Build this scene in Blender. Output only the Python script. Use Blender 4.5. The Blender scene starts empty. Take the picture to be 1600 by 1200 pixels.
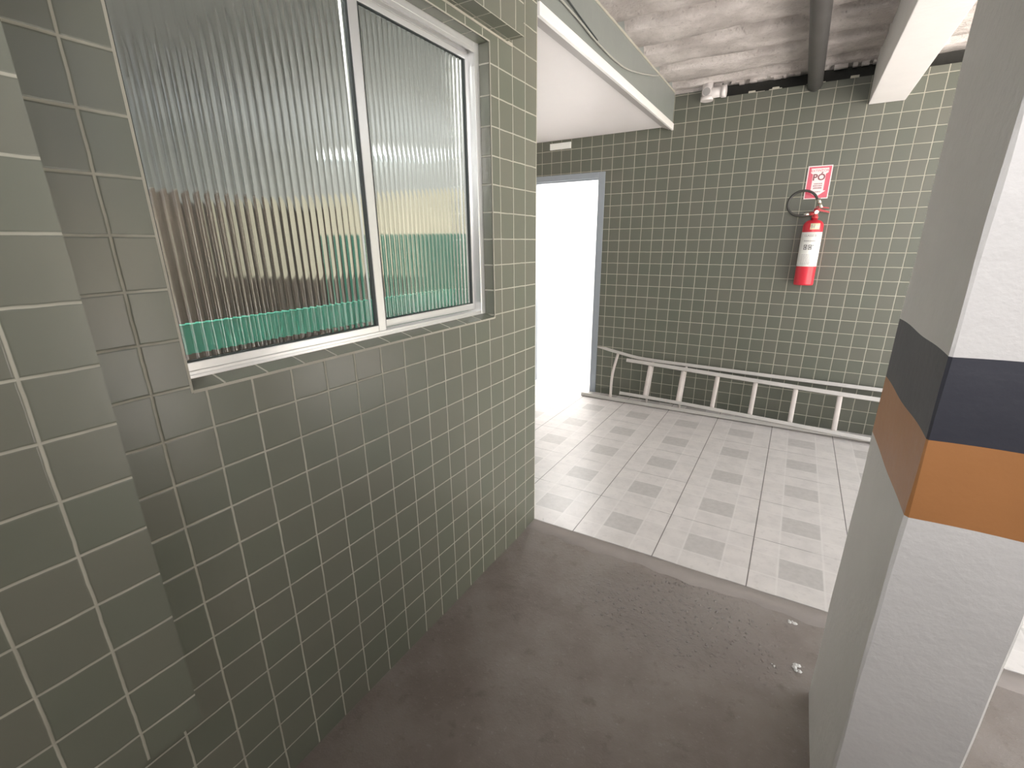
import bpy, bmesh, math, random
from mathutils import Vector, Matrix
random.seed(7)
T = 0.103                     # one wall tile with its joint, in metres; all lengths below are in tiles
sc = bpy.context.scene
COL = sc.collection

# ------------------------------------------------------------------ camera, world, sun, exposure
cam_d = bpy.data.cameras.new('camera')
cam = bpy.data.objects.new('camera', cam_d)
COL.objects.link(cam)
R = ((0.8629609, -0.48288124, -0.14874202),
     (0.50523752, 0.82129397, 0.26497408),
     (-0.00579009, -0.30381232, 0.95271431))      # columns: right, forward, up
C0 = Vector((10.6364, -19.8318, 14.6348)) * T
cam.matrix_world = Matrix(((R[0][0], R[0][2], -R[0][1], C0.x),
                           (R[1][0], R[1][2], -R[1][1], C0.y),
                           (R[2][0], R[2][2], -R[2][1], C0.z),
                           (0, 0, 0, 1)))
cam_d.sensor_width = 36.0
cam_d.lens = 724.113 / 1600 * 36
cam_d.shift_x = -8.953 / 1600
cam_d.shift_y = 11.582 / 1600
cam_d.clip_start = 0.02
cam_d.clip_end = 200
sc.camera = cam

sc.view_settings.view_transform = 'Standard'
sc.view_settings.look = 'None'
sc.view_settings.gamma = 1
sc.view_settings.use_curve_mapping = False
sc.view_settings.exposure = 0.3

world = bpy.data.worlds.new('sky')
sc.world = world
world.use_nodes = True
bg = world.node_tree.nodes['Background']
bg.inputs['Color'].default_value = (0.93, 0.96, 1.0, 1)
bg.inputs['Strength'].default_value = 2.1

def light(name, kind, loc, power, color=(1, 1, 1), size=None, size_y=None, direction=None):
    d = bpy.data.lights.new(name, kind)
    d.energy = power
    d.color = color
    if kind == 'AREA':
        d.shape = 'RECTANGLE'
        d.size = size * T
        d.size_y = size_y * T
    if kind == 'SUN':
        d.angle = math.radians(1.0)
    o = bpy.data.objects.new(name, d)
    o.location = Vector(loc) * T
    if direction:
        o.rotation_euler = Vector(direction).to_track_quat('-Z', 'Y').to_euler()
    COL.objects.link(o)
    return o

light('sun', 'SUN', (0, 0, 60), 33.0, (1.0, 0.97, 0.98), direction=(0.25, 0.08, -0.95))
light('side_room_lamp', 'AREA', (-9, 31, 21.5), 70, (1, 0.99, 0.97), 8, 8, (0, 0, -1))
light('inner_room_fill', 'AREA', (-6, -17, 24.9), 33, (1, 0.97, 0.92), 4, 4, (0, 0, -1))  # added unseen area light; brightens the room behind the ribbed glass
light('rear_fill', 'AREA', (15.5, -32, 22), 42, (1, 0.97, 0.97), 14, 5, (0.0, 1, 0.25)).data.spread = math.radians(132)  # added area light behind the viewer; brightens the pillar front

# ------------------------------------------------------------------ materials
def new_mat(name):
    m = bpy.data.materials.new(name)
    m.use_nodes = True
    nt = m.node_tree
    return m, nt, nt.nodes['Principled BSDF']

def N(nt, t, **kw):
    n = nt.nodes.new(t)
    for k, v in kw.items():
        setattr(n, k, v)
    return n

def M(nt, op, a, b=None, c=None):
    n = nt.nodes.new('ShaderNodeMath')
    n.operation = op
    for i, v in enumerate((a, b, c)):
        if v is None:
            continue
        if isinstance(v, (int, float)):
            n.inputs[i].default_value = v
        else:
            nt.links.new(v, n.inputs[i])
    return n.outputs[0]

def smooth(nt, v, a, b):
    n = nt.nodes.new('ShaderNodeMapRange')
    n.interpolation_type = 'SMOOTHSTEP'
    nt.links.new(v, n.inputs['Value'])
    n.inputs['From Min'].default_value = a
    n.inputs['From Max'].default_value = b
    return n.outputs['Result']

def mixc(nt, fac, a, b):
    n = nt.nodes.new('ShaderNodeMix')
    n.data_type = 'RGBA'
    if isinstance(fac, (int, float)):
        n.inputs[0].default_value = fac
    else:
        nt.links.new(fac, n.inputs[0])
    for i, v in ((6, a), (7, b)):
        if isinstance(v, tuple):
            n.inputs[i].default_value = (*v, 1)
        else:
            nt.links.new(v, n.inputs[i])
    return n.outputs[2]

def pos(nt):
    g = N(nt, 'ShaderNodeNewGeometry')
    s = N(nt, 'ShaderNodeVectorMath', operation='SCALE')
    s.inputs[3].default_value = 1 / T
    nt.links.new(g.outputs['Position'], s.inputs[0])
    x = N(nt, 'ShaderNodeSeparateXYZ')
    nt.links.new(s.outputs[0], x.inputs[0])
    return s.outputs[0], x.outputs

def noise(nt, vec, scale, detail=3, rough=0.55):
    n = N(nt, 'ShaderNodeTexNoise')
    nt.links.new(vec, n.inputs['Vector'])
    n.inputs['Scale'].default_value = scale
    n.inputs['Detail'].default_value = detail
    n.inputs['Roughness'].default_value = rough
    return n.outputs['Fac']

def bump(nt, bsdf, h, strength, dist):
    b = N(nt, 'ShaderNodeBump')
    b.inputs['Strength'].default_value = strength
    b.inputs['Distance'].default_value = dist * T
    nt.links.new(h, b.inputs['Height'])
    nt.links.new(b.outputs[0], bsdf.inputs['Normal'])

def grid_dist(nt, x, off, pitch=1.0):
    """distance (in tiles) to the nearest joint, and the cell number"""
    u = M(nt, 'DIVIDE', M(nt, 'SUBTRACT', x, off), pitch)
    f = M(nt, 'FRACT', u)
    d = M(nt, 'MULTIPLY', M(nt, 'MINIMUM', f, M(nt, 'SUBTRACT', 1.0, f)), pitch)
    return d, M(nt, 'FLOOR', u)

TILE_A, TILE_B, GROUT = (0.182, 0.193, 0.152), (0.204, 0.202, 0.163), (0.48, 0.47, 0.39)

def tile_mat(name, ax, offs, half=0.021, GROUT=GROUT, k=1.0, rg=0.27):
    m, nt, b = new_mat(name)
    vec, xyz = pos(nt)
    w = noise(nt, vec, 1.7, 2)
    wob = M(nt, 'MULTIPLY', M(nt, 'SUBTRACT', w, 0.5), 0.035)
    du, cu = grid_dist(nt, M(nt, 'ADD', xyz[ax[0]], wob), offs[0])
    dv, cv = grid_dist(nt, M(nt, 'ADD', xyz[ax[1]], wob), offs[1])
    d = M(nt, 'MINIMUM', du, dv)
    joint = M(nt, 'SUBTRACT', 1.0, smooth(nt, d, half * 0.7, half * 1.35))
    cc = N(nt, 'ShaderNodeCombineXYZ')
    nt.links.new(cu, cc.inputs[0]); nt.links.new(cv, cc.inputs[1])
    wn = N(nt, 'ShaderNodeTexWhiteNoise', noise_dimensions='2D')
    nt.links.new(cc.outputs[0], wn.inputs['Vector'])
    tint = mixc(nt, wn.outputs['Value'], tuple(c * k for c in TILE_A), tuple(c * k for c in TILE_B))
    big = noise(nt, vec, 0.35, 2)
    tint = mixc(nt, M(nt, 'MULTIPLY', big, 0.35), tint, (0.13 * k, 0.155 * k, 0.12 * k))
    dirt = smooth(nt, noise(nt, vec, 0.9, 4), 0.35, 0.8)
    gcol = mixc(nt, M(nt, 'MULTIPLY', dirt, 0.5), GROUT, (0.27, 0.25, 0.2))
    nt.links.new(mixc(nt, joint, tint, gcol), b.inputs['Base Color'])
    rough = M(nt, 'ADD', M(nt, 'MULTIPLY', joint, 0.4), rg)
    nt.links.new(rough, b.inputs['Roughness'])
    b.inputs['IOR'].default_value = 1.5
    # pillow of each tile plus a slight unevenness from tile to tile
    h = M(nt, 'ADD', M(nt, 'MULTIPLY', smooth(nt, d, 0.0, half * 2.4), 1.0),
          M(nt, 'MULTIPLY', noise(nt, vec, 2.6, 2), 0.35))
    bump(nt, b, h, 0.5, 0.02)
    return m

ZO = 0.8128
tile_x = tile_mat('green_tile_facing_side', (1, 2), (0.0, ZO))
tile_pilaster = tile_mat('green_tile_pilaster', (1, 2), (0.05, ZO))
tile_y = tile_mat('green_tile_facing_end', (0, 2), (0.0, ZO))
tile_z = tile_mat('green_tile_flat', (1, 0), (0.4, 0.18))
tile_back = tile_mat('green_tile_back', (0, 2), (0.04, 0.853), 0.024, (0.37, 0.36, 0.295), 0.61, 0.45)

def plain(name, col, rough=0.6, metal=0.0, bumpy=None, var=0.0, spec=None):
    m, nt, b = new_mat(name)
    b.inputs['Roughness'].default_value = rough
    b.inputs['Metallic'].default_value = metal
    if spec is not None:
        b.inputs['Specular IOR Level'].default_value = spec
    vec, xyz = pos(nt)
    n = noise(nt, vec, 0.8, 4)
    dark = tuple(c * (1 - var) for c in col)
    nt.links.new(mixc(nt, n, dark, tuple(min(1, c * (1 + var * 0.6)) for c in col)), b.inputs['Base Color'])
    if bumpy:
        bump(nt, b, noise(nt, vec, bumpy[0], 5), bumpy[1], bumpy[2])
    return m

grout_m = plain('pale_grout', (0.50, 0.48, 0.40), 0.8, bumpy=(9, 0.5, 0.02), var=0.2)
white_paint = plain('white_painted_plaster', (0.80, 0.785, 0.77), 0.6, bumpy=(5, 0.35, 0.04), var=0.05)
pillar_white = plain('greyish_white_pillar_paint', (0.70, 0.69, 0.675), 0.62, bumpy=(4, 0.5, 0.05), var=0.07)
pvc_groove = plain('shade_grey_pvc_moulding', (0.50, 0.47, 0.46), 0.5)  # shade of the moulding grooves put into the colour as grey
pvc_white = plain('white_pvc_panel', (0.84, 0.805, 0.80), 0.45, var=0.02)
trim_white = plain('white_gloss_trim', (0.9, 0.89, 0.87), 0.3, var=0.02)
face_green = plain('plain_green_glazed_face', (0.25, 0.272, 0.252), 0.35, bumpy=(1.2, 0.3, 0.04), var=0.08)
alu = plain('satin_aluminium', (0.84, 0.84, 0.83), 0.3, 0.55, var=0.05)
alu_ladder = plain('worn_ladder_aluminium', (0.50, 0.48, 0.455), 0.5, 0.3, bumpy=(12, 0.2, 0.01), var=0.18)
rung_m = plain('paint_spattered_rung', (0.60, 0.55, 0.52), 0.6, 0.1, var=0.25)
gasket_m = plain('dark_rubber_gasket', (0.05, 0.06, 0.06), 0.6)
steel_blue = plain('bluish_grey_steel_frame', (0.30, 0.335, 0.37), 0.35, 0.2, var=0.1)
pipe_m = plain('dark_grey_pipe', (0.095, 0.09, 0.088), 0.5, var=0.25)
pvc_fit = plain('white_pvc_fitting', (0.74, 0.70, 0.68), 0.35)
black_band = plain('black_gloss_paint', (0.040, 0.042, 0.056), 0.5, bumpy=(3, 0.3, 0.04), var=0.15)
orange_band = plain('orange_paint', (0.44, 0.20, 0.075), 0.4, bumpy=(3, 0.3, 0.04), var=0.08)
red_m = plain('extinguisher_red', (0.62, 0.030, 0.050), 0.28, var=0.06)
red_dark = plain('valve_red', (0.5, 0.05, 0.055), 0.35)
rubber = plain('black_rubber_hose', (0.04, 0.04, 0.035), 0.45)
chrome = plain('brass_chrome_metal', (0.72, 0.69, 0.6), 0.25, 0.9)
label_white = plain('white_label', (0.85, 0.85, 0.82), 0.5)
label_cream = plain('cream_label', (0.72, 0.68, 0.45), 0.5)
ink = plain('dark_ink', (0.06, 0.06, 0.06), 0.6)
ink_grey = plain('grey_ink', (0.36, 0.34, 0.34), 0.6)
sign_red = plain('sign_red', (0.60, 0.085, 0.13), 0.35)
sign_pink = plain('sign_white', (0.86, 0.72, 0.72), 0.35)
sign_ink = plain('sign_ink', (0.24, 0.08, 0.09), 0.5)
inner_plaster = plain('pale_grey_inner_plaster', (0.62, 0.63, 0.61), 0.8, var=0.04)
cream_wall = plain('cream_wall', (0.80, 0.74, 0.58), 0.7, var=0.06)
green_panel = plain('sea_green_board', (0.05, 0.35, 0.25), 0.5, var=0.04)
green_dark = plain('deep_green_wall', (0.05, 0.22, 0.16), 0.6, var=0.05)
brown_wood = plain('brown_wood', (0.10, 0.072, 0.055), 0.5, var=0.2)
inner_grey = plain('grey_plaster', (0.36, 0.35, 0.34), 0.8, var=0.05)
dark_gap = plain('dark_gap_backing', (0.045, 0.045, 0.04), 0.9, bumpy=(3, 0.6, 0.1), var=0.3)  # near-black backing that closes the gap above the far wall
yard_m = plain('pale_yard_concrete', (0.56, 0.53, 0.49), 0.8, var=0.1)
cable_m = plain('pale_cable', (0.42, 0.42, 0.38), 0.5)
chip_m = plain('white_plaster_chip', (0.75, 0.74, 0.72), 0.8)

def slab_mat():
    m, nt, b = new_mat('rough_board_formed_concrete')
    vec, xyz = pos(nt)
    n1 = noise(nt, vec, 0.45, 5, 0.6)
    n2 = noise(nt, vec, 5.0, 4, 0.65)
    c = mixc(nt, smooth(nt, n1, 0.35, 0.68), (0.46, 0.42, 0.395), (0.68, 0.63, 0.60))
    c = mixc(nt, M(nt, 'MULTIPLY', smooth(nt, n2, 0.56, 0.72), 0.35), c, (0.16, 0.145, 0.13))
    nt.links.new(c, b.inputs['Base Color'])
    b.inputs['Roughness'].default_value = 0.95
    v = N(nt, 'ShaderNodeTexVoronoi')
    nt.links.new(vec, v.inputs['Vector'])
    v.inputs['Scale'].default_value = 3.0
    pit = smooth(nt, v.outputs['Distance'], 0.0, 0.28)
    bump(nt, b, M(nt, 'ADD', M(nt, 'MULTIPLY', pit, 0.35), n2), 0.8, 0.12)
    return m
slab_m = slab_mat()

def concrete_mat():
    m, nt, b = new_mat('worn_brown_grey_concrete')
    vec, xyz = pos(nt)
    n1 = noise(nt, vec, 0.3, 5, 0.6)
    n2 = noise(nt, vec, 1.6, 5, 0.6)
    n3 = noise(nt, vec, 7.0, 5, 0.7)
    c = mixc(nt, smooth(nt, n1, 0.3, 0.7), (0.20, 0.167, 0.146), (0.27, 0.238, 0.217))
    c = mixc(nt, M(nt, 'MULTIPLY', smooth(nt, n2, 0.56, 0.75), 0.45), c, (0.13, 0.105, 0.085))
    c = mixc(nt, M(nt, 'MULTIPLY', smooth(nt, n3, 0.58, 0.72), 0.35), c, (0.40, 0.37, 0.34))
    # coarse gravelly patch next to the threshold
    dx = M(nt, 'DIVIDE', M(nt, 'SUBTRACT', xyz[0], 8.2), 4.2)
    dy = M(nt, 'DIVIDE', M(nt, 'ADD', xyz[1], 3.2), 2.6)
    r = M(nt, 'ADD', M(nt, 'MULTIPLY', dx, dx), M(nt, 'MULTIPLY', dy, dy))
    r = M(nt, 'ADD', r, M(nt, 'MULTIPLY', M(nt, 'SUBTRACT', n2, 0.5), 1.6))
    patch = M(nt, 'SUBTRACT', 1.0, smooth(nt, r, 0.1, 1.5))
    v = N(nt, 'ShaderNodeTexVoronoi')
    nt.links.new(vec, v.inputs['Vector'])
    v.inputs['Scale'].default_value = 4.6
    v.inputs['Detail'].default_value = 1.0
    peb = M(nt, 'SUBTRACT', 1.0, smooth(nt, v.outputs['Distance'], 0.0, 0.6))
    peb = M(nt, 'ADD', M(nt, 'MULTIPLY', peb, 1.5), M(nt, 'MULTIPLY', noise(nt, vec, 2.6, 2), 1.1))
    c = mixc(nt, M(nt, 'MULTIPLY', patch, 0.4), c, (0.33, 0.30, 0.28))
    pit = M(nt, 'MULTIPLY', patch, smooth(nt, v.outputs['Distance'], 0.35, 0.6))
    c = mixc(nt, M(nt, 'MULTIPLY', pit, 0.45), c, (0.15, 0.13, 0.115))
    nt.links.new(c, b.inputs['Base Color'])
    b.inputs['Roughness'].default_value = 0.66
    h = M(nt, 'ADD', M(nt, 'MULTIPLY', n3, 0.35), M(nt, 'MULTIPLY', n2, 0.4))
    h = M(nt, 'ADD', h, M(nt, 'MULTIPLY', patch, M(nt, 'MULTIPLY', peb, 1.0)))
    bump(nt, b, h, 0.8, 0.13)
    return m
concrete_m = concrete_mat()
lip_m = plain('smooth_cement_strip', (0.34, 0.305, 0.285), 0.95, spec=0.15, bumpy=(3, 0.4, 0.05), var=0.14)

def floor_mat():
    m, nt, b = new_mat('white_patterned_floor_tile')
    vec, xyz = pos(nt)
    P = 4.2
    du, cu = grid_dist(nt, xyz[0], 2.33, P)
    dv, cv = grid_dist(nt, xyz[1], 0.02, P)
    cc = N(nt, 'ShaderNodeCombineXYZ')
    nt.links.new(cu, cc.inputs[0]); nt.links.new(cv, cc.inputs[1])
    wn = N(nt, 'ShaderNodeTexWhiteNoise', noise_dimensions='2D')
    nt.links.new(cc.outputs[0], wn.inputs['Vector'])
    # distance from the joints is large in the middle: one grey block per tile
    bu = smooth(nt, du, 1.17, 1.25)
    bv = smooth(nt, dv, 1.27, 1.35)
    block = M(nt, 'MULTIPLY', bu, bv)
    n1 = noise(nt, vec, 1.1, 5, 0.6)
    n2 = noise(nt, vec, 3.2, 4, 0.6)
    base = mixc(nt, smooth(nt, n1, 0.35, 0.7), (0.70, 0.665, 0.64), (0.62, 0.59, 0.57))
    base = mixc(nt, M(nt, 'MULTIPLY', smooth(nt, n2, 0.55, 0.7), 0.4), base, (0.50, 0.475, 0.455))
    # fainter blocks around the centre one: corners and sides differ slightly
    side = M(nt, 'SUBTRACT', M(nt, 'ADD', bu, bv), M(nt, 'MULTIPLY', block, 2.0))
    base = mixc(nt, M(nt, 'MULTIPLY', side, M(nt, 'MULTIPLY', n1, 0.35)), base, (0.54, 0.515, 0.49))
    grey = mixc(nt, smooth(nt, n2, 0.3, 0.7), (0.54, 0.515, 0.495), (0.48, 0.46, 0.44))
    col = mixc(nt, block, base, grey)
    # thin white lines between the printed blocks
    lu = M(nt, 'MULTIPLY', smooth(nt, du, 1.11, 1.15), M(nt, 'SUBTRACT', 1.0, smooth(nt, du, 1.19, 1.23)))
    lv = M(nt, 'MULTIPLY', smooth(nt, dv, 1.21, 1.25), M(nt, 'SUBTRACT', 1.0, smooth(nt, dv, 1.29, 1.33)))
    col = mixc(nt, M(nt, 'MULTIPLY', M(nt, 'MAXIMUM', lu, lv), 0.4), col, (0.76, 0.735, 0.71))
    col = mixc(nt, M(nt, 'MULTIPLY', wn.outputs['Value'], 0.12), col, (0.55, 0.52, 0.5))
    ju = M(nt, 'SUBTRACT', 1.0, smooth(nt, du, 0.014, 0.034))
    jv = M(nt, 'SUBTRACT', 1.0, smooth(nt, dv, 0.010, 0.028))
    brk = M(nt, 'ADD', 0.25, M(nt, 'MULTIPLY', smooth(nt, noise(nt, vec, 0.28, 2), 0.42, 0.55), 0.6))
    jv = M(nt, 'MULTIPLY', jv, brk)
    j = M(nt, 'MAXIMUM', ju, jv)
    col = mixc(nt, j, col, (0.17, 0.155, 0.145))
    nt.links.new(col, b.inputs['Base Color'])
    nt.links.new(M(nt, 'ADD', M(nt, 'MULTIPLY', n2, 0.2), 0.25), b.inputs['Roughness'])
    bump(nt, b, M(nt, 'SUBTRACT', M(nt, 'MULTIPLY', n2, 0.1), j), 0.25, 0.03)
    return m
floor_m = floor_mat()

glass_m, nt_, gb_ = new_mat('ribbed_glass')
gb_.inputs['Transmission Weight'].default_value = 1.0
gb_.inputs['Roughness'].default_value = 0.07
gb_.inputs['IOR'].default_value = 1.5
gb_.inputs['Base Color'].default_value = (0.93, 0.97, 0.95, 1)

# ------------------------------------------------------------------ mesh helpers (all in tiles)
class MB:
    def __init__(self, origin=(0, 0, 0)):
        self.bm = bmesh.new()
        self.o = Vector(origin)
        self.mats = []
    def mi(self, m):
        if m not in self.mats:
            self.mats.append(m)
        return self.mats.index(m)
    def v(self, p):
        return self.bm.verts.new((Vector(p) - self.o) * T)
    def face(self, pts, m, smooth_=False):
        f = self.bm.faces.new([self.v(p) for p in pts])
        f.material_index = self.mi(m)
        f.smooth = smooth_
        return f
    def box(self, x0, x1, y0, y1, z0, z1, m, mz=None, my=None, mxn=None, bevel=0.0):
        mz = mz or m; my = my or m; mxn = mxn or m
        vs = [self.v((x, y, z)) for x in (x0, x1) for y in (y0, y1) for z in (z0, z1)]
        idx = {'xn': (0, 1, 3, 2), 'xp': (4, 6, 7, 5), 'yn': (0, 4, 5, 1), 'yp': (2, 3, 7, 6),
               'zn': (0, 2, 6, 4), 'zp': (1, 5, 7, 3)}
        fs = []
        for k, q in idx.items():
            f = self.bm.faces.new([vs[i] for i in q])
            f.material_index = self.mi({'xn': mxn, 'xp': m, 'yn': my, 'yp': my, 'zn': mz, 'zp': mz}[k])
            fs.append(f)
        if bevel:
            es = set(e for f in fs for e in f.edges)
            bmesh.ops.bevel(self.bm, geom=list(es), offset=bevel * T, segments=2, affect='EDGES', profile=0.6)
    def tube(self, pts, r, m, seg=14, caps=True, flat=None):
        pts = [Vector(p) for p in pts]
        rs = r if isinstance(r, (list, tuple)) else [r] * len(pts)
        rings = []
        prev = None
        for i, p in enumerate(pts):
            t = (pts[min(i + 1, len(pts) - 1)] - pts[max(i - 1, 0)]).normalized()
            if prev is None:
                a = Vector((0, 0, 1)) if abs(t.z) < 0.9 else Vector((1, 0, 0))
                n = (a - t * a.dot(t)).normalized()
            else:
                n = (prev - t * prev.dot(t)).normalized()
            prev = n
            bn = t.cross(n)
            w = flat or (1, 1)
            rings.append([self.v(p + (n * math.cos(2 * math.pi * k / seg) * w[0] + bn * math.sin(2 * math.pi * k / seg) * w[1]) * rs[i])
                          for k in range(seg)])
        mi = self.mi(m)
        for a, b in zip(rings, rings[1:]):
            for k in range(seg):
                f = self.bm.faces.new((a[k], a[(k + 1) % seg], b[(k + 1) % seg], b[k]))
                f.material_index = mi; f.smooth = True
        if caps:
            for ring, rev in ((rings[0], True), (rings[-1], False)):
                f = self.bm.faces.new(ring[::-1] if rev else ring)
                f.material_index = mi
    def lathe(self, prof, cx, cy, m, seg=40, a0=0, a1=2 * math.pi):
        """prof: list of (r, z); revolved about the vertical through cx, cy"""
        full = abs(a1 - a0 - 2 * math.pi) < 1e-6
        n = seg if full else seg + 1
        mi = self.mi(m)
        rings = []
        for r, z in prof:
            rings.append([self.v((cx + r * math.cos(a0 + (a1 - a0) * k / seg), cy + r * math.sin(a0 + (a1 - a0) * k / seg), z)) for k in range(n)])
        for a, b in zip(rings, rings[1:]):
            for k in range(seg):
                k2 = (k + 1) % n
                f = self.bm.faces.new((a[k], a[k2], b[k2], b[k]))
                f.material_index = mi; f.smooth = True
        bmesh.ops.remove_doubles(self.bm, verts=self.bm.verts, dist=1e-6)
    def sheet(self, poly, y0, y1, m):
        """prism of a polygon in the x-z plane between two depths"""
        a = [self.v((x, y0, z)) for x, z in poly]
        b = [self.v((x, y1, z)) for x, z in poly]
        mi = self.mi(m)
        n = len(poly)
        for f in [self.bm.faces.new(a), self.bm.faces.new(b[::-1])] + \
                 [self.bm.faces.new((a[(i + 1) % n], a[i], b[i], b[(i + 1) % n])) for i in range(n)]:
            f.material_index = mi
    def build(self, name, parent=None, kind=None, fix=True):
        if fix:
            bmesh.ops.recalc_face_normals(self.bm, faces=self.bm.faces)
        me = bpy.data.meshes.new(name)
        self.bm.to_mesh(me)
        self.bm.free()
        for m in self.mats:
            me.materials.append(m)
        o = bpy.data.objects.new(name, me)
        COL.objects.link(o)
        if parent is not None:
            o.parent = parent
            o.location = self.o * T - PL[parent.name]
        else:
            o.location = self.o * T
        PL[o.name] = self.o * T
        if kind:
            o['kind'] = kind
        return o
PL = {}

def thing(name, base, label, cat, group=None, kind=None):
    o = bpy.data.objects.new(name, None)
    COL.objects.link(o)
    o.empty_display_size = 0.05
    o.location = Vector(base) * T
    PL[o.name] = Vector(base) * T
    return tag(o, label, cat, group, kind)

def tag(o, label=None, cat=None, group=None, kind=None):
    if label: o['label'] = label
    if cat: o['category'] = cat
    if group: o['group'] = group
    if kind: o['kind'] = kind
    return o

# ------------------------------------------------------------------ floors and ground
D = 23.4835
b = MB()
b.box(-17.5, 26, 0.0, 37.5, -1.2, 0.0, floor_m)
tag(b.build('floor', kind='structure'), 'pale patterned ceramic floor tiles with grey blocks', 'floor')

b = MB()
n = 60
def gz(x, y):
    s = math.sin(x * 1.7 + y * 0.9) * 0.5 + math.sin(x * 0.63 - y * 1.31 + 2) * 0.5
    edge = min(1.0, max(0.0, (-1.0 - y) / 0.6))
    return -0.05 - 0.03 * edge + 0.025 * s * edge
xs = [-1.4 + (26 + 1.4) * i / n for i in range(n + 1)]
ys = [-60 + 54 * i / 30 for i in range(31)] + [-6 + 5.5 * i / 26 for i in range(1, 27)]
grid = [[b.v((x, y, gz(x, y))) for x in xs] for y in ys]
for j in range(len(ys) - 1):
    for i in range(n):
        f = b.bm.faces.new((grid[j][i], grid[j][i + 1], grid[j + 1][i + 1], grid[j + 1][i]))
        f.smooth = True
        f.material_index = b.mi(concrete_m)
tag(b.build('concrete_floor', kind='structure'), 'rough brown grey concrete floor in front of the tiles', 'floor')

b = MB()
poly = []
m_ = 90
top = []
for i in range(m_ + 1):
    x = -0.5 + 26.5 * i / m_
    yy = -1.0 + 0.09 * math.sin(x * 1.3) + 0.06 * math.sin(x * 4.1 + 1) + random.uniform(-0.03, 0.03)
    top.append((b.v((x, yy, -0.09)), b.v((x, yy + 0.12, -0.015)), b.v((x, 0.0, -0.008)), b.v((x, 0.0, -0.4))))
for p, q in zip(top, top[1:]):
    for k in range(3):
        f = b.bm.faces.new((p[k], q[k], q[k + 1], p[k + 1])); f.material_index = b.mi(lip_m); f.smooth = k < 2
tag(b.build('threshold_strip', kind='structure'), 'smooth cement strip along the edge of the tiles', 'floor edge')

b = MB()
b.box(26, 220, -160, 140, -1.2, -0.06, yard_m)
tag(b.build('yard_ground', kind='structure'), 'sunlit pale yard outside the garage', 'ground')
b = MB()
b.box(125, 128, -160, 140, -0.06, 24, cream_wall)
b.box(124.9, 125, -60, -20, -0.06, 15, brown_wood)
tag(b.build('yard_wall', kind='structure'), 'cream wall across the yard', 'wall')

b = MB()
b.box(24, 25, -60, -9, -0.5, 27, inner_grey)  # added out of view to keep yard light off the near end
b.box(-1.4, 25, -61, -60, -0.5, 27, inner_grey)
tag(b.build('wall_light_block', kind='structure'), 'unseen grey walls added behind and beside the viewer to block light', 'wall')

# ------------------------------------------------------------------ left wall with window opening
Y0, Y1, Z0, Z1 = -15.25, -3.6, 11.72, 21.45
b = MB()
for (ya, yb, za, zb) in ((-60, Y0, -0.5, 27), (Y1, 0.0, -0.5, 27), (Y0, Y1, -0.5, Z0), (Y0, Y1, Z1, 27)):
    b.box(-1.4, 0, ya, yb, za, zb, tile_x, mz=tile_z, my=tile_y, mxn=inner_grey)
# pale grout line round the opening and down the corner
g = 0.05
b.box(-0.02, 0.006, Y0 - g, Y0, Z0 - g, Z1 + g, grout_m)
b.box(-0.02, 0.006, Y1, Y1 + g, Z0 - g, Z1 + g, grout_m)
b.box(-0.02, 0.006, Y0, Y1, Z0 - g * 1.3, Z0, grout_m)
b.box(-0.02, 0.006, Y0, Y1, Z1, Z1 + g, grout_m)
b.box(-0.05, 0.004, -0.035, 0.004, 0.0, 23.4, grout_m)
tag(b.build('wall_left', kind='structure'), 'green tiled wall with a ribbed glass window', 'wall')

b = MB()
b.box(0, 1.2, -60, -17.0, 5.15, 27, tile_pilaster, mz=tile_z, my=tile_y)
tag(b.build('pilaster', kind='structure'), 'green tiled pilaster standing out at the left edge', 'pilaster')

b = MB()
b.box(0, 0.75, -17.0, -2.42, 21.81, 27, tile_x, mz=tile_z, my=tile_y)
b.box(0.0, 0.03, -6.5, -2.0, 21.74, 21.86, grout_m)
tag(b.build('tiled_ledge', kind='structure'), 'green tiled ledge jutting out above the window', 'ledge')

# ------------------------------------------------------------------ window
win = thing('window_1', (-0.7, (Y0 + Y1) / 2, Z0), 'aluminium sliding window with ribbed glass in the green tiled wall', 'window', kind='structure')
wo = (-0.7, (Y0 + Y1) / 2, Z0)
b = MB()
vs_ = [[b.v((x, y, z)) for x, z in ((-1.4, 11.86), (-0.45, 11.86), (-0.001, 11.735), (-0.001, 11.721), (-1.4, 11.721))] for y in (Y0, Y1)]
for i in range(5):
    b.bm.faces.new((vs_[0][i], vs_[0][(i + 1) % 5], vs_[1][(i + 1) % 5], vs_[1][i])).material_index = b.mi(tile_z)
for q in vs_:
    b.bm.faces.new(q).material_index = 0
tag(b.build('window_sill', kind='structure'), 'sloping green tiled sill below the window', 'sill')
ZF, Z0 = Z0, 11.84
b = MB(wo)
fx0, fx1 = -1.12, -0.45
b.box(fx0, fx1, Y1 - 0.30, Y1, Z0, Z1, alu, bevel=0.02)
b.box(fx0, fx1, Y0, Y0 + 0.08, Z0, Z1, alu, bevel=0.01)
b.box(fx0, fx1, Y0 + 0.08, Y1 - 0.3, Z1 - 0.22, Z1, alu, bevel=0.02)
b.box(fx0, fx1, Y0 + 0.08, Y1 - 0.3, Z0, Z0 + 0.10, alu, bevel=0.02)
# track lips
b.box(-0.47, fx1 - 0.003, Y0 + 0.08, Y1 - 0.3, Z0 + 0.10, Z0 + 0.17, alu)
b.box(-0.76, -0.735, Y0 + 0.08, Y1 - 0.3, Z0 + 0.10, Z0 + 0.2, alu)
b.box(-0.47, fx1 - 0.003, Y0 + 0.08, Y1 - 0.3, Z1 - 0.34, Z1 - 0.22, alu)
b.box(-0.76, -0.735, Y0 + 0.08, Y1 - 0.3, Z1 - 0.34, Z1 - 0.22, alu)
b.build('window_frame', win)

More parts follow.
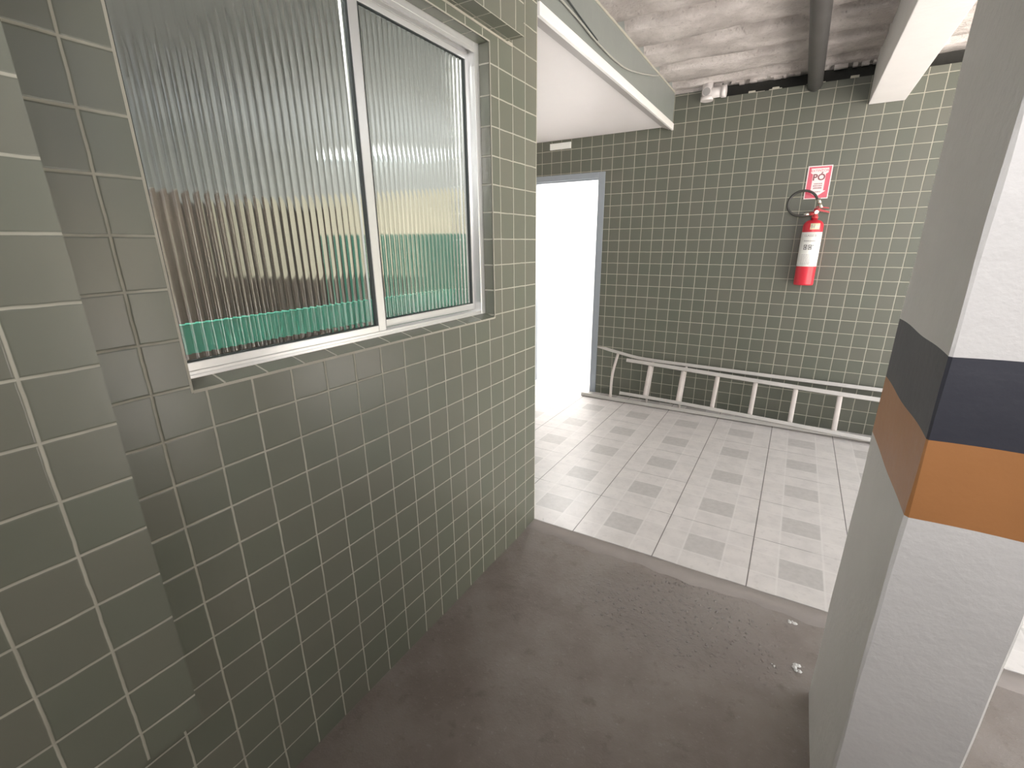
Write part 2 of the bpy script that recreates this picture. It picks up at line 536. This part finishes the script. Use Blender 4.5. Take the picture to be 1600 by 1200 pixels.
def sash(y0, y1, x0, x1, z0, z1, sw0, sw1, rb, rt, name):
    b = MB(wo)
    b.box(x0, x1, y0, y0 + sw0, z0, z1, alu, bevel=0.02)
    b.box(x0, x1, y1 - sw1, y1, z0, z1, alu, bevel=0.02)
    b.box(x0, x1, y0 + sw0, y1 - sw1, z0, z0 + rb, alu, bevel=0.02)
    b.box(x0, x1, y0 + sw0, y1 - sw1, z1 - rt, z1, alu, bevel=0.02)
    s = b.build(name, win)
    # dark glazing gasket just inside the rails
    b = MB(wo)
    xm = (x0 + x1) / 2
    gk = 0.05
    a0, a1, c0, c1 = y0 + sw0, y1 - sw1, z0 + rb, z1 - rt
    b.box(xm - 0.02, x1 - 0.02, a1 - gk * 1.6, a1, c0, c1, gasket_m)
    b.box(xm - 0.02, x1 - 0.02, a0, a0 + gk, c0, c1, gasket_m)
    b.box(xm - 0.02, x1 - 0.02, a0 + gk, a1 - gk * 1.6, c0, c0 + gk * 0.6, gasket_m)
    b.box(xm - 0.02, x1 - 0.02, a0 + gk, a1 - gk * 1.6, c1 - gk * 0.6, c1, gasket_m)
    b.build('gasket', s)
    # ribbed pane: half round reeds on the outside, flat inside
    b = MB(wo)
    per = 0.205
    k = max(1, round((a1 - a0) / per))
    per = (a1 - a0) / k
    seg = 10
    fr, bk = [], []
    xb = xm - 0.045
    for i in range(k * seg + 1):
        y = a0 + per * i / seg
        ph = (i % seg) / seg
        h = 0.026 * math.sin(math.pi * ph)
        x = xm - 0.01 + h * 0.8
        fr.append((b.v((x, y, c0)), b.v((x, y, c1))))
        bk.append((b.v((xb, y, c0)), b.v((xb, y, c1))))
    mi = b.mi(glass_m)
    for i in range(k * seg):
        f = b.bm.faces.new((fr[i][0], fr[i + 1][0], fr[i + 1][1], fr[i][1])); f.material_index = mi; f.smooth = True
        f = b.bm.faces.new((bk[i + 1][0], bk[i][0], bk[i][1], bk[i + 1][1])); f.material_index = mi
        f = b.bm.faces.new((bk[i][0], bk[i + 1][0], fr[i + 1][0], fr[i][0])); f.material_index = mi
        f = b.bm.faces.new((fr[i][1], fr[i + 1][1], bk[i + 1][1], bk[i][1])); f.material_index = mi
    for i in (0, -1):
        f = b.bm.faces.new((fr[i][0], fr[i][1], bk[i][1], bk[i][0])); f.material_index = mi
    # crisp edge between reeds
    bmesh.ops.recalc_face_normals(b.bm, faces=b.bm.faces)
    for i in range(seg, k * seg, seg):
        e = b.bm.edges.get((fr[i][0], fr[i][1]))
        if e: e.smooth = False
    b.build('glass_pane', s)
    return s

sash(Y0 + 0.02, -9.18, -0.72, -0.50, Z0 + 0.08, Z1 - 0.22, 0.17, 0.32, 0.28, 0.30, 'sliding_sash')
sash(-9.22, Y1 - 0.28, -0.99, -0.78, Z0 + 0.2, Z1 - 0.22, 0.32, 0.12, 0.24, 0.28, 'sliding_sash')

# ------------------------------------------------------------------ room behind the window
b = MB()
b.box(-32, -31, -27, 0, -0.5, 27, inner_plaster)             # far side
b.box(-31, -1.4, -27, -26, -0.5, 27, inner_plaster)
b.box(-9, -1.4, -1.6, -0.2, -0.5, 15.1, green_dark)       # end wall: green below, cream above
b.box(-31, -9, -1.6, -0.2, -0.5, 12.9, brown_wood)
b.box(-17, -9, -1.6, -0.2, 12.9, 15.1, cream_wall)
b.box(-17, -1.4, -1.6, -0.2, 15.1, 17.0, cream_wall)
b.box(-31, -17, -1.6, -0.2, 12.9, 17.0, brown_wood)
b.box(-31, -1.4, -1.6, -0.2, 17.0, 27, inner_plaster)
b.box(-31, -1.4, -26, -1.6, -0.5, -0.02, inner_plaster)
b.box(-31, -1.4, -26, -1.6, 25.2, 27, white_paint)
tag(b.build('wall_inner_room', kind='structure'), 'walls of the dim room behind the window', 'wall')

b = MB((-1.25, -10, 12.25))
b.box(-1.34, -1.16, -15.1, -4.75, 12.25, 12.93, green_panel, bevel=0.02)
tag(b.build('green_board'), 'long sea green board standing low behind the ribbed window glass', 'board')

tube_m, nt3, tb3 = new_mat('lit_tube')
tb3.inputs['Emission Color'].default_value = (0.95, 0.98, 1, 1)
tb3.inputs['Emission Strength'].default_value = 2.4
tl_o = (-6.5, -1.7, 18.6)
tl_ = thing('tube_lamp', tl_o, 'lit tube lamp on the inner wall blurred behind the right ribbed pane', 'lamp')
b = MB(tl_o)
b.box(-8.2, -4.3, -1.85, -1.6, 18.65, 18.95, white_paint, bevel=0.03)
b.build('batten', tl_)
b = MB(tl_o)
b.tube([(-8.0, -2.0, 18.6), (-4.5, -2.0, 18.6)], 0.13, tube_m, 14)
b.build('tube', tl_)

cb = thing('wooden_cabinet', (-13, -18, 0), 'tall brown wooden cabinet blurred behind the left ribbed pane', 'cabinet')
b = MB((-13, -18, 0))
b.box(-16, -10, -18.5, -8, 0, 16.6, brown_wood, bevel=0.05)
b.build('body', cb)
for ya in (-18.3, -13.2):
    b = MB((-13, -18, 0))
    b.box(-9.98, -9.8, ya, ya + 4.95, 0.6, 15.6, brown_wood, bevel=0.04)
    dd = b.build('door', cb)
    b = MB((-13, -18, 0))
    hy = ya + (4.5 if ya < -15 else 0.4)
    b.tube([(-9.75, hy, 8), (-9.5, hy, 8.1), (-9.5, hy, 9.4), (-9.75, hy, 9.5)], 0.08, alu, 8)
    b.build('handle', dd)

# ------------------------------------------------------------------ back wall, door frame
b = MB()
DX0, DX1, DZ = -13.6, -5.55, 20.75
def bw(x0, x1, z0, z1, m=tile_back):
    b.box(x0, x1, D, D + 1.2, z0, z1, m)
bw(-17.5, DX0, -0.5, 27)
bw(DX0, DX1, DZ, 27)
bw(DX1, 3.6, -0.5, 27)
bw(3.6, 60, -0.5, 25.3)
b.box(3.6, 60, D + 0.9, D + 1.9, 25.2, 27, dark_gap)
tag(b.build('wall_back', kind='structure'), 'green tiled wall at the far end of the passage', 'wall')

# broken mortar edge along the top of the wall
b = MB()
x = 3.4
while x < 13.0:
    w = random.uniform(0.15, 0.5)
    h = random.uniform(0.02, 0.16)
    if random.random() < 0.75:
        b.box(x, x + w, D - random.uniform(0.02, 0.12), D + 0.3, 26.2 - h - 0.05, 26.3, slab_m)
    if random.random() < 0.25:
        b.box(x, x + w, D + 0.0, D + 0.4, 25.28, 25.3 + h, grout_m)
    x += w
b.box(0.0, 3.5, D - 0.1, D + 0.1, 25.95, 26.25, slab_m)
tag(b.build('trim_1', kind='structure'), 'broken mortar along the top of the far wall', 'mortar')

b = MB()
b.box(-18.7, -17.5, 0, 37.5, -0.5, 27, white_paint)
tag(b.build('wall_alcove', kind='structure'), 'white end wall of the alcove', 'wall')

df = thing('door_1', (-9.5, D, 0), 'doorway with bluish grey steel frame opening to a bright white room', 'doorway', kind='structure')
b = MB((-9.5, D, 0))
for xa, xb in ((DX1 - 0.62, DX1), (DX0, DX0 + 0.62)):
    b.box(xa, xb, D - 0.10, D + 1.25, 0, DZ, steel_blue, bevel=0.03)
b.box(DX0 + 0.62, DX1 - 0.62, D - 0.10, D + 1.25, DZ - 0.5, DZ, steel_blue, bevel=0.03)
# rebate lip
b.box(DX1 - 0.72, DX1 - 0.62, D + 0.25, D + 1.2, 0, DZ - 0.5, steel_blue)
b.box(DX0 + 0.62, DX1 - 0.72, D + 0.25, D + 1.2, DZ - 0.6, DZ - 0.5, steel_blue)
b.build('door_frame', df)

# ------------------------------------------------------------------ bright room beyond the door
b = MB()
b.box(-17.5, 0, 37.5, 38.5, -0.5, 23, white_paint)
b.box(-1, 0, D + 1.2, 37.5, -0.5, 23, white_paint)
b.box(-17.5, 0, D + 1.9, 37.5, 21.9, 23, white_paint)
b.box(-17.5, DX0, D + 1.2, D + 1.3, 0, 22, white_paint)
b.box(DX1, -1, D + 1.2, D + 1.3, 0, 22, white_paint)
tag(b.build('wall_side_room', kind='structure'), 'white walls of the bright room beyond the doorway', 'wall')
b = MB((-11.3, 34.5, 21.3))
b.box(-12.4, -10.3, 33.0, 34.0, 20.75, 21.3, inner_grey, bevel=0.05)
for i in range(5):
    b.box(-12.3 + i * 0.4, -12.1 + i * 0.4, 32.97, 33.0, 20.8, 21.25, ink_grey)
b.box(-12.3, -10.4, 33.2, 33.8, 21.3, 21.9, inner_grey)
tag(b.build('duct_box'), 'grey duct box under the ceiling seen through the open doorway', 'duct')

# ------------------------------------------------------------------ ceiling, beams, soffit
b = MB()
prof = [(-60, 26.2)]
y = -58.0
chan = []
yy = 9.3 - 3.95 * 17
while yy < 22.5:
    if yy > -59:
        chan.append((yy, yy + 1.35))
    yy += 3.95
for a, c in chan:
    prof += [(a, 26.2), (a + 0.2, 26.62), (c - 0.2, 26.62), (c, 26.2)]
prof.append((37.5, 26.2))
fine = []
for (ya, za), (yb, zb) in zip(prof, prof[1:]):
    k = max(1, int(abs(yb - ya) / 0.45)) if ya > -8 else 1
    for i in range(k):
        fine.append((ya + (yb - ya) * i / k, za + (zb - za) * i / k))
fine.append(prof[-1])
xs = [-1.4 + i * 0.5 for i in range(43)]
xs = [-32, -18] + xs + [24.0]
grid = []
for yv, zv in fine:
    row = []
    for x in xs:
        j = 0.0 if yv < -8 else (random.uniform(-0.035, 0.035) + 0.04 * math.sin(x * 0.9 + yv * 0.7))
        row.append(b.v((x, yv, zv + j)))
    grid.append(row)
mi = b.mi(slab_m)
for r0, r1 in zip(grid, grid[1:]):
    for i in range(len(xs) - 1):
        f = b.bm.faces.new((r0[i], r0[i + 1], r1[i + 1], r1[i])); f.material_index = mi; f.smooth = True
ceil = b.build('ceiling', kind='structure', fix=False)
tag(ceil, 'rough board formed concrete ceiling slab', 'ceiling')
b = MB()
b.box(-34, 24, -62, 41, 27.0, 28.5, slab_m)
b.box(23.5, 24, -62, 41, 26.0, 27.0, slab_m)
tag(b.build('roof_slab', kind='structure'), 'concrete roof over the garage', 'roof')

b = MB()
b.box(-0.8, 0, 0.0, D, 23.72, 27, face_green)
b.box(-0.05, 0.03, 0, D, 26.05, 26.18, grout_m)
tag(b.build('dropped_beam', kind='structure'), 'green beam face above the passage opening', 'beam')
b = MB()
b.box(-17.5, -0.7, 0, D, 23.72, 23.95, pvc_white)
tag(b.build('soffit', kind='structure'), 'smooth white lowered ceiling by the doorway', 'ceiling')
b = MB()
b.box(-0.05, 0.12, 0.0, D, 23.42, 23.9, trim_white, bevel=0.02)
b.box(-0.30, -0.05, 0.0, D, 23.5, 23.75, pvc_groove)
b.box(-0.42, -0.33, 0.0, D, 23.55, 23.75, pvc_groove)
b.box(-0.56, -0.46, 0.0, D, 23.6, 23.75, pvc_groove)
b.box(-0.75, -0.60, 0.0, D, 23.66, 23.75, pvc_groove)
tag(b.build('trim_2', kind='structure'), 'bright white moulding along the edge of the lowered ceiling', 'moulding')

b = MB()
b.box(13.1, 15.1, -60, D, 23.55, 27, white_paint, bevel=0.04)
tag(b.build('ceiling_beam', kind='structure'), 'white painted beam running under the slab to the far wall', 'beam')

# ------------------------------------------------------------------ pillar with bands
b = MB()
px0, px1, py0, py1 = 13.1, 15.12, -9.4, -4.48
bands = [(-0.5, 9.6, pillar_white), (9.6, 11.2, orange_band), (11.2, 12.74, black_band), (12.74, 23.7, pillar_white)]
cr = 0.05
ring = [(px0 + cr, py0), (px1 - cr, py0), (px1, py0 + cr), (px1, py1 - cr), (px1 - cr, py1), (px0 + cr, py1), (px0, py1 - cr), (px0, py0 + cr)]
ref = []
for (x0, y0), (x1, y1) in zip(ring, ring[1:] + ring[:1]):
    L_ = math.hypot(x1 - x0, y1 - y0)
    k = max(1, int(L_ / 0.3))
    for i in range(k):
        ref.append((x0 + (x1 - x0) * i / k, y0 + (y1 - y0) * i / k))
def wav(i, z):
    return 0.018 * math.sin(i * 0.23 + z * 0.9) + 0.010 * math.sin(i * 0.5 + z * 2.1)
for z0, z1, m in bands:
    k = max(2, int((z1 - z0) / 0.5))
    rows = []
    for j in range(k + 1):
        z = z0 + (z1 - z0) * j / k
        rows.append([b.v((x + wav(i, z) * 0.6, y + wav(i + 7, z) * 0.6, z + (0.02 * math.sin(i * 0.6) if 0 < z < 20 else 0))) for i, (x, y) in enumerate(ref)])
    mi = b.mi(m)
    for r0, r1 in zip(rows, rows[1:]):
        for i in range(len(ref)):
            i2 = (i + 1) % len(ref)
            f = b.bm.faces.new((r0[i], r0[i2], r1[i2], r1[i])); f.material_index = mi
pil = b.build('pillar')
tag(pil, 'white concrete pillar with black and orange painted bands', 'pillar', kind='structure')

# ------------------------------------------------------------------ pipe, fitting, cable
b = MB((9.73, D, 25.3))
b.tube([(9.73, -40, 25.32), (9.73, -10, 25.32), (9.73, 10, 25.3), (9.73, D + 0.02, 25.25)], 0.47, pipe_m, 24)
for yv in (3.0,):
    b.tube([(9.73, yv, 25.32), (9.73, yv + 1.0, 25.32)], 0.54, pipe_m, 24)
tag(b.build('drain_pipe'), 'dark grey pipe running under the concrete ceiling into the far wall', 'pipe')

t = thing('pipe_tee', (2.6, D - 0.55, 25.4), 'white plastic pipe tee under the ceiling at the far wall', 'pipe fitting')
o_ = (2.6, D - 0.55, 25.4)
b = MB(o_)
b.tube([(2.6, D - 0.55, 25.1), (2.6, D - 0.55, 26.25)], 0.40, pvc_fit, 24)
b.tube([(2.6, D - 0.55, 25.05), (2.6, D - 0.55, 25.32)], 0.46, pvc_fit, 24)
b.build('vertical_socket', t)
b = MB(o_)
b.tube([(2.3, D - 0.55, 25.55), (3.75, D - 0.55, 25.55)], 0.35, pvc_fit, 20)
b.tube([(3.62, D - 0.55, 25.55), (3.95, D - 0.55, 25.55)], 0.42, pvc_fit, 20)
b.build('side_branch', t)
b = MB(o_)
b.tube([(2.6, D - 0.95, 25.6), (2.6, D - 0.5, 25.6)], 0.33, pvc_fit, 20)
b.tube([(2.6, D - 1.0, 25.6), (2.6, D - 0.9, 25.6)], 0.27, inner_grey, 20)
b.build('front_opening', t)

def spline(pts, k=6):
    out = []
    P_ = [Vector(p) for p in pts]
    P_ = [P_[0] * 2 - P_[1]] + P_ + [P_[-1] * 2 - P_[-2]]
    for i in range(1, len(P_) - 2):
        for j in range(k):
            t_ = j / k
            a, b_, c, d = P_[i - 1:i + 3]
            out.append(0.5 * ((2 * b_) + (c - a) * t_ + (2 * a - 5 * b_ + 4 * c - d) * t_ ** 2 + (-a + 3 * b_ - 3 * c + d) * t_ ** 3))
    out.append(P_[-2])
    return out
b = MB((0.1, 8, 24.3))
b.tube(spline([(0.08, 0.3, 24.75), (0.1, 2.0, 24.63), (0.12, 3.95, 24.52), (0.14, 6.0, 24.34), (0.14, 8.9, 24.30), (0.12, 11.5, 24.52), (0.1, 15.8, 25.36), (0.06, 18.2, 25.95)]), 0.045, cable_m, 8)
tag(b.build('slack_cable'), 'thin pale cable sagging along the green beam face', 'cable')
b = MB((0.1, 3, 24.9))
b.tube(spline([(0.08, 0.3, 25.15), (0.1, 2.0, 24.95), (0.12, 4.2, 24.66), (0.14, 6.2, 24.42)]), 0.035, gasket_m, 8)
tag(b.build('slack_cable'), 'short dark cable on the green beam face above the pale one', 'cable')

# plate over the door
b = MB((-10.05, D, 23.2))
b.box(-11.12, -9.0, D - 0.10, D + 0.02, 22.95, 23.48, label_white, bevel=0.03)
for i in range(13):
    xa = -11.0 + i * 0.155
    b.box(xa, xa + 0.05, D - 0.125, D - 0.09, 23.02, 23.41, label_white)
tag(b.build('wall_vent'), 'small white slotted plate on the tiles above the doorway', 'vent')

# ------------------------------------------------------------------ extinguisher sign
def text_part(s, size, m, name, place, parent, bold=False, stretch=1.0):
    cu = bpy.data.curves.new(name, 'FONT')
    cu.body = s
    cu.size = 1.0
    cu.align_x = 'CENTER'
    cu.resolution_u = 3
    if bold:
        cu.offset = 0.026
    tmp = bpy.data.objects.new(name, cu)
    COL.objects.link(tmp)
    bpy.context.view_layer.update()
    me = bpy.data.meshes.new_from_object(tmp.evaluated_get(bpy.context.evaluated_depsgraph_get()))
    bpy.data.objects.remove(tmp)
    org = PL[parent.name]
    for v in me.vertices:
        p = place(v.co.x * size * stretch, v.co.y * size)
        v.co = Vector(p) * T - org
    me.materials.clear()
    me.materials.append(m)
    o = bpy.data.objects.new(name, me)
    COL.objects.link(o)
    o.parent = parent
    PL[o.name] = org
    return o

sx0, sx1, sz0, sz1 = 10.19, 11.72, 17.68, 19.93
sg = thing('extinguisher_sign', (10.95, D, 17.7), 'red and white fire extinguisher sign reading PÓ with a down arrow', 'sign')
so = (10.95, D, 17.7)
b = MB(so)
b.box(sx0, sx1, D - 0.04, D, sz0, sz1, sign_pink)
b.box(sx0 + 0.06, sx1 - 0.06, D - 0.046, D - 0.03, sz0 + 0.06, sz1 - 0.06, sign_red)
b.build('plate', sg)
b = MB(so)
cx = (sx0 + sx1) / 2
b.sheet([(cx - 0.55, sz1 - 0.17), (cx + 0.55, sz1 - 0.17), (cx + 0.55, sz1 - 0.47), (cx + 0.40, sz1 - 0.58), (cx + 0.40, sz0 + 0.55),
         (cx + 0.55, sz0 + 0.55), (cx, sz0 + 0.12), (cx - 0.55, sz0 + 0.55), (cx - 0.40, sz0 + 0.55), (cx - 0.40, sz1 - 0.58), (cx - 0.55, sz1 - 0.47)],
        D - 0.052, D - 0.04, sign_pink)
b.build('arrow', sg)
text_part('EXTINTOR', 0.23, sign_red, 'lettering', lambda u, v: (cx + u, D - 0.056, sz1 - 0.41 + v), sg)
text_part('PÓ', 0.60, sign_ink, 'lettering', lambda u, v: (cx + u, D - 0.056, sz1 - 0.98 + v), sg, bold=True)
b = MB(so)
for row, (zz, w, h) in enumerate(((sz0 + 1.0, 0.5, 0.07), (sz0 + 0.85, 0.56, 0.08), (sz0 + 0.69, 0.5, 0.10), (sz0 + 0.45, 0.56, 0.06))):
    x = cx - w / 2
    while x < cx + w / 2 - 0.03:
        ww = random.uniform(0.04, 0.075)
        b.box(x, x + ww, D - 0.057, D - 0.05, zz, zz + h * random.uniform(0.8, 1), sign_ink)
        x += ww + 0.03
b.build('small_print', sg)

# ------------------------------------------------------------------ fire extinguisher
ex, ey = 11.13, D - 0.82
er = 0.66
eo = (ex, ey, 11.5)
fe = thing('fire_extinguisher', eo, 'red fire extinguisher with white label and black hose hung on the green tiles', 'fire extinguisher')
b = MB(eo)
prof = [(0.0, 11.58), (0.50, 11.58), (0.58, 11.50), (0.63, 11.50), (er, 11.60), (er, 11.64), (er, 15.7)]
for i in range(1, 9):
    a = math.pi / 2 * i / 8
    prof.append((0.19 + (er - 0.19) * math.cos(a), 15.7 + 0.48 * math.sin(a)))
prof += [(0.19, 16.32), (0.0, 16.32)]
b.lathe(prof, ex, ey, red_m, 48)
b.build('cylinder', fe)
FA = math.atan2(-19.8 - ey, 10.6 - ex) + 0.15    # labels face the viewer's side
def on_cyl(ang0, z0, r=er + 0.012):
    return lambda u, v: (ex + r * math.cos(ang0 + u / r), ey + r * math.sin(ang0 + u / r), z0 + v)
def cyl_patch(name, a0, a1, z0, z1, m, parent, r=er + 0.006):
    b = MB(eo)
    b.lathe([(r - 0.004, z0), (r, z0), (r, z1), (r - 0.004, z1)], ex, ey, m, 24, a0, a1)
    return b.build(name, parent, fix=False)
lab = tag(cyl_patch('label', FA - 1.75, FA + 1.25, 12.88, 15.32, label_white, fe), 'white instruction label')
lab2 = tag(cyl_patch('label', FA - 0.42, FA + 0.52, 15.5, 15.92, label_cream, fe), 'small cream seal label')
def bars(parent, name, specs, m, r=er + 0.014):
    b = MB(eo)
    for a0, a1, z0, z1 in specs:
        b.lathe([(r, z0), (r, z1)], ex, ey, m, max(2, int((a1 - a0) / 0.06)), FA + a0, FA + a1)
    return b.build(name, parent, fix=False)
tl = FA - 0.28
text_part('CLASSE B', 0.20, ink_grey, 'lettering', on_cyl(tl, 15.0, er + 0.014), lab)
sp = []
random.seed(3)
a = -0.85
while a < 0.28:
    w = random.uniform(0.05, 0.09); sp.append((a, a + w, 14.66, 14.74)); a += w + 0.03
bars(lab, 'small_print', sp, ink_grey)
sp = []
for row in range(8):
    a = -0.88
    zz = 13.72 - row * 0.095
    while a < 0.05 + 0.2 * (row < 2):
        w = random.uniform(0.1, 0.25); sp.append((a, min(a + w, 0.3), zz, zz + 0.022)); a += w + 0.04
bars(lab, 'small_print', sp, ink_grey)
def sqr(c, z, s=0.17, t_=0.045):
    return [(c - s, c + s, z, z + t_), (c - s, c + s, z + 0.30, z + 0.30 + t_), (c - s, c - s + 0.06, z, z + 0.33), (c + s - 0.06, c + s, z, z + 0.33), (c - 0.05, c + 0.06, z + 0.1, z + 0.24)]
bars(lab, 'pictograms', sqr(-0.58, 14.08) + sqr(-0.12, 14.08) + [(0.12, 0.2, 14.35, 14.42)], ink)
bars(lab2, 'small_print', [(-0.3, 0.0, 15.62, 15.66), (-0.3, 0.0, 15.70, 15.74), (-0.3, -0.24, 15.58, 15.84), (-0.05, 0.02, 15.58, 15.84)], ink_grey)

b = MB(eo)
b.tube([(ex, ey, 16.28), (ex, ey, 16.42), (ex, ey, 16.46), (ex, ey, 16.95)], [0.22, 0.22, 0.16, 0.15], red_dark, 20)
b.tube([(ex - 0.05, ey, 16.62), (ex - 0.36, ey - 0.02, 16.6)], 0.13, red_dark, 14)
va = b.build('valve', fe)
b = MB(eo)
b.sheet([(ex - 0.12, 16.85), (ex + 0.10, 16.98), (ex + 0.85, 16.72), (ex + 0.86, 16.62), (ex + 0.1, 16.8), (ex - 0.12, 16.72)], ey - 0.1, ey + 0.1, red_dark)
b.sheet([(ex - 0.10, 17.0), (ex + 0.05, 17.12), (ex + 0.78, 17.0), (ex + 0.80, 16.93), (ex + 0.05, 17.0)], ey - 0.09, ey + 0.09, red_dark)
b.build('handle', va)
b = MB(eo)
b.tube([(ex + 0.05, ey - 0.1, 16.7), (ex + 0.05, ey - 0.28, 16.7)], [0.14, 0.13], chrome, 16)
b.build('gauge', va)
b = MB(eo)
hc = (10.18, ey - 0.12)
pts = []
p0 = (ex - 0.36, ey - 0.02, 16.6)
for i in range(15):
    a = math.radians(-62 - i * (272 / 14))
    pts.append((hc[0] + 0.93 * math.cos(a), ey - 0.15, 17.34 + 0.86 * math.sin(a)))
pts = [p0, (ex - 0.6, ey - 0.08, 16.55)] + pts[1:] 
pts.append((ex + 0.22, ey - 0.2, 17.12))
b.tube(spline(pts, 5), 0.085, rubber, 12)
ho = b.build('hose', fe)
b = MB(eo)
b.tube([(ex - 0.38, ey - 0.02, 16.6), (ex - 0.75, ey - 0.08, 16.545)], 0.115, chrome, 14)
b.build('ferrule', ho)
b = MB(eo)
b.tube([(ex + 0.02, ey - 0.2, 17.62), (ex + 0.16, ey - 0.2, 17.3)], 0.12, chrome, 14)
b.tube([(ex + 0.16, ey - 0.2, 17.3), (ex + 0.30, ey - 0.2, 16.98)], [0.1, 0.13], chrome, 14)
b.build('nozzle', ho)
b = MB(eo)
b.box(ex - 0.18, ex + 0.18, D - 0.05, D, 16.1, 17.0, steel_blue, bevel=0.01)
b.box(ex - 0.08, ex + 0.08, ey + 0.12, D, 16.5, 16.62, steel_blue)
b.build('wall_bracket', fe)

# ------------------------------------------------------------------ extension ladder lying on its side
lo = (6, D - 1.6, 0)
ld = thing('extension_ladder', lo, 'aluminium extension ladder lying on its side along the base of the far wall', 'ladder')
def P2(x, z, off=0.0):            # leaning plane of the ladder: foot away from the wall, top against it
    return Vector((x, 21.68 - off + 0.405 * z, z))
nrm = Vector((0, -1, 0.405)).normalized()
def rail(pts, w, d, name, m, parent=ld, z_dir=None):
    """channel-section rail following pts (x, z, off)"""
    b = MB(lo)
    P_ = spline([P2(*p) for p in pts], 5)
    up = Vector((0, 0.405, 1)).normalized()
    sect = [(-w, -d), (w, -d), (w, d), (w * 0.55, d), (w * 0.55, -d * 0.2), (-w * 0.55, -d * 0.2), (-w * 0.55, d), (-w, d)]
    rings = []
    for p in P_:
        rings.append([b.v(p + up * u - nrm * v) for u, v in sect])
    mi = b.mi(m)
    k = len(sect)
    for r0, r1 in zip(rings, rings[1:]):
        for i in range(k):
            f = b.bm.faces.new((r0[i], r0[(i + 1) % k], r1[(i + 1) % k], r1[i])); f.material_index = mi
    b.bm.faces.new(rings[0]).material_index = mi
    b.bm.faces.new(rings[-1][::-1]).material_index = mi
    return b.build(name, parent)
# rear section
rail([(-5.6, 4.78, -0.02), (-3.4, 4.42, 0.0), (-0.6, 4.08, 0.0), (4.7, 3.98, 0.0), (11, 3.88, 0.0), (19.5, 3.80, 0.0)], 0.14, 0.14, 'rail', alu_ladder)
rail([(-6.3, 0.19, 0.1), (-3, 0.19, 0.08), (4.7, 0.19, 0.05), (11, 0.19, 0.0), (19.5, 0.19, 0.0)], 0.15, 0.16, 'rail', alu_ladder)
# front section
rail([(-2.25, 3.92, 0.5), (3.2, 3.72, 0.5), (9.0, 3.5, 0.5), (15, 3.3, 0.5), (19.2, 3.2, 0.5)], 0.16, 0.15, 'rail', alu_ladder)
rail([(-2.35, 0.95, 0.5), (3.0, 0.88, 0.5), (9.0, 0.70, 0.5), (15, 0.47, 0.5), (19.2, 0.35, 0.5)], 0.14, 0.15, 'rail', alu_ladder)
def rung(x0, z0, x1, z1, off, w=0.19, bow=0.0):
    b = MB(lo)
    a, c = P2(x0, z0, off), P2(x1, z1, off)
    mid = (a + c) / 2 + Vector((bow, 0, 0))
    pts = spline([a, mid, c], 5)
    xv = Vector((1, 0, 0))
    rings = []
    for p in pts:
        rings.append([b.v(p + xv * (w * math.cos(t_)) - nrm * (-0.09 * math.sin(t_))) for t_ in [2 * math.pi * k / 10 + 0.3 for k in range(10)]])
    mi = b.mi(rung_m)
    for r0, r1 in zip(rings, rings[1:]):
        for i in range(10):
            f = b.bm.faces.new((r0[i], r0[(i + 1) % 10], r1[(i + 1) % 10], r1[i])); f.material_index = mi; f.smooth = i % 5 != 0
    for rr in (rings[0], rings[-1][::-1]):
        b.bm.faces.new(rr).material_index = mi
    return b.build('rung', ld)
rung(-3.35, 4.38, -3.35, 0.3, 0.0, 0.13, -0.2)
for x, zt, zb in ((0.05, 3.8, 0.92), (3.05, 3.7, 0.87), (5.97, 3.6, 0.8), (8.98, 3.5, 0.72), (11.93, 3.38, 0.62), (14.94, 3.28, 0.5), (17.95, 3.2, 0.4)):
    rung(x, zt, x - 0.04, zb, 0.46)
# rear section's own rungs show just above and below the front rails
for x in (0.05, 3.05):
    rung(x + 0.12, 4.1 if x < 1 else 3.95, x + 0.1, 0.3, 0.02, 0.12)

# ------------------------------------------------------------------ small bits
for (x, y, s), lb in zip([(12.7, -3.6, 0.13), (12.55, -1.25, 0.12), (12.0, -3.9, 0.05), (0.45, 0.22, 0.06)],
                         ['white plaster crumb beside the foot of the banded pillar', 'white plaster crumb on the concrete near the tile edge by the pillar',
                          'tiny pale crumb on the concrete left of the pillar foot', 'tiny pale crumb on the floor tiles beside the green corner']):
    b = MB((x, y, 0))
    for k in range(5):
        r = s * random.uniform(0.4, 0.8)
        cxx, cyy = x + random.uniform(-s, s), y + random.uniform(-s, s)
        zz = 0.0 if y > 0 else (-0.06 if y < -1.2 else -0.02)
        vs = []
        for q in range(6):
            an = q * math.pi / 3
            vs.append((cxx + r * math.cos(an) * random.uniform(0.7, 1.1), cyy + r * math.sin(an) * random.uniform(0.7, 1.1), zz))
        tp = b.v((cxx, cyy, zz + r * 0.8))
        vv = [b.v(p) for p in vs]
        for q in range(6):
            b.bm.faces.new((vv[q], vv[(q + 1) % 6], tp)).material_index = b.mi(chip_m)
        b.bm.faces.new(vv[::-1]).material_index = b.mi(chip_m)
    tag(b.build('plaster_crumb'), lb, 'debris')
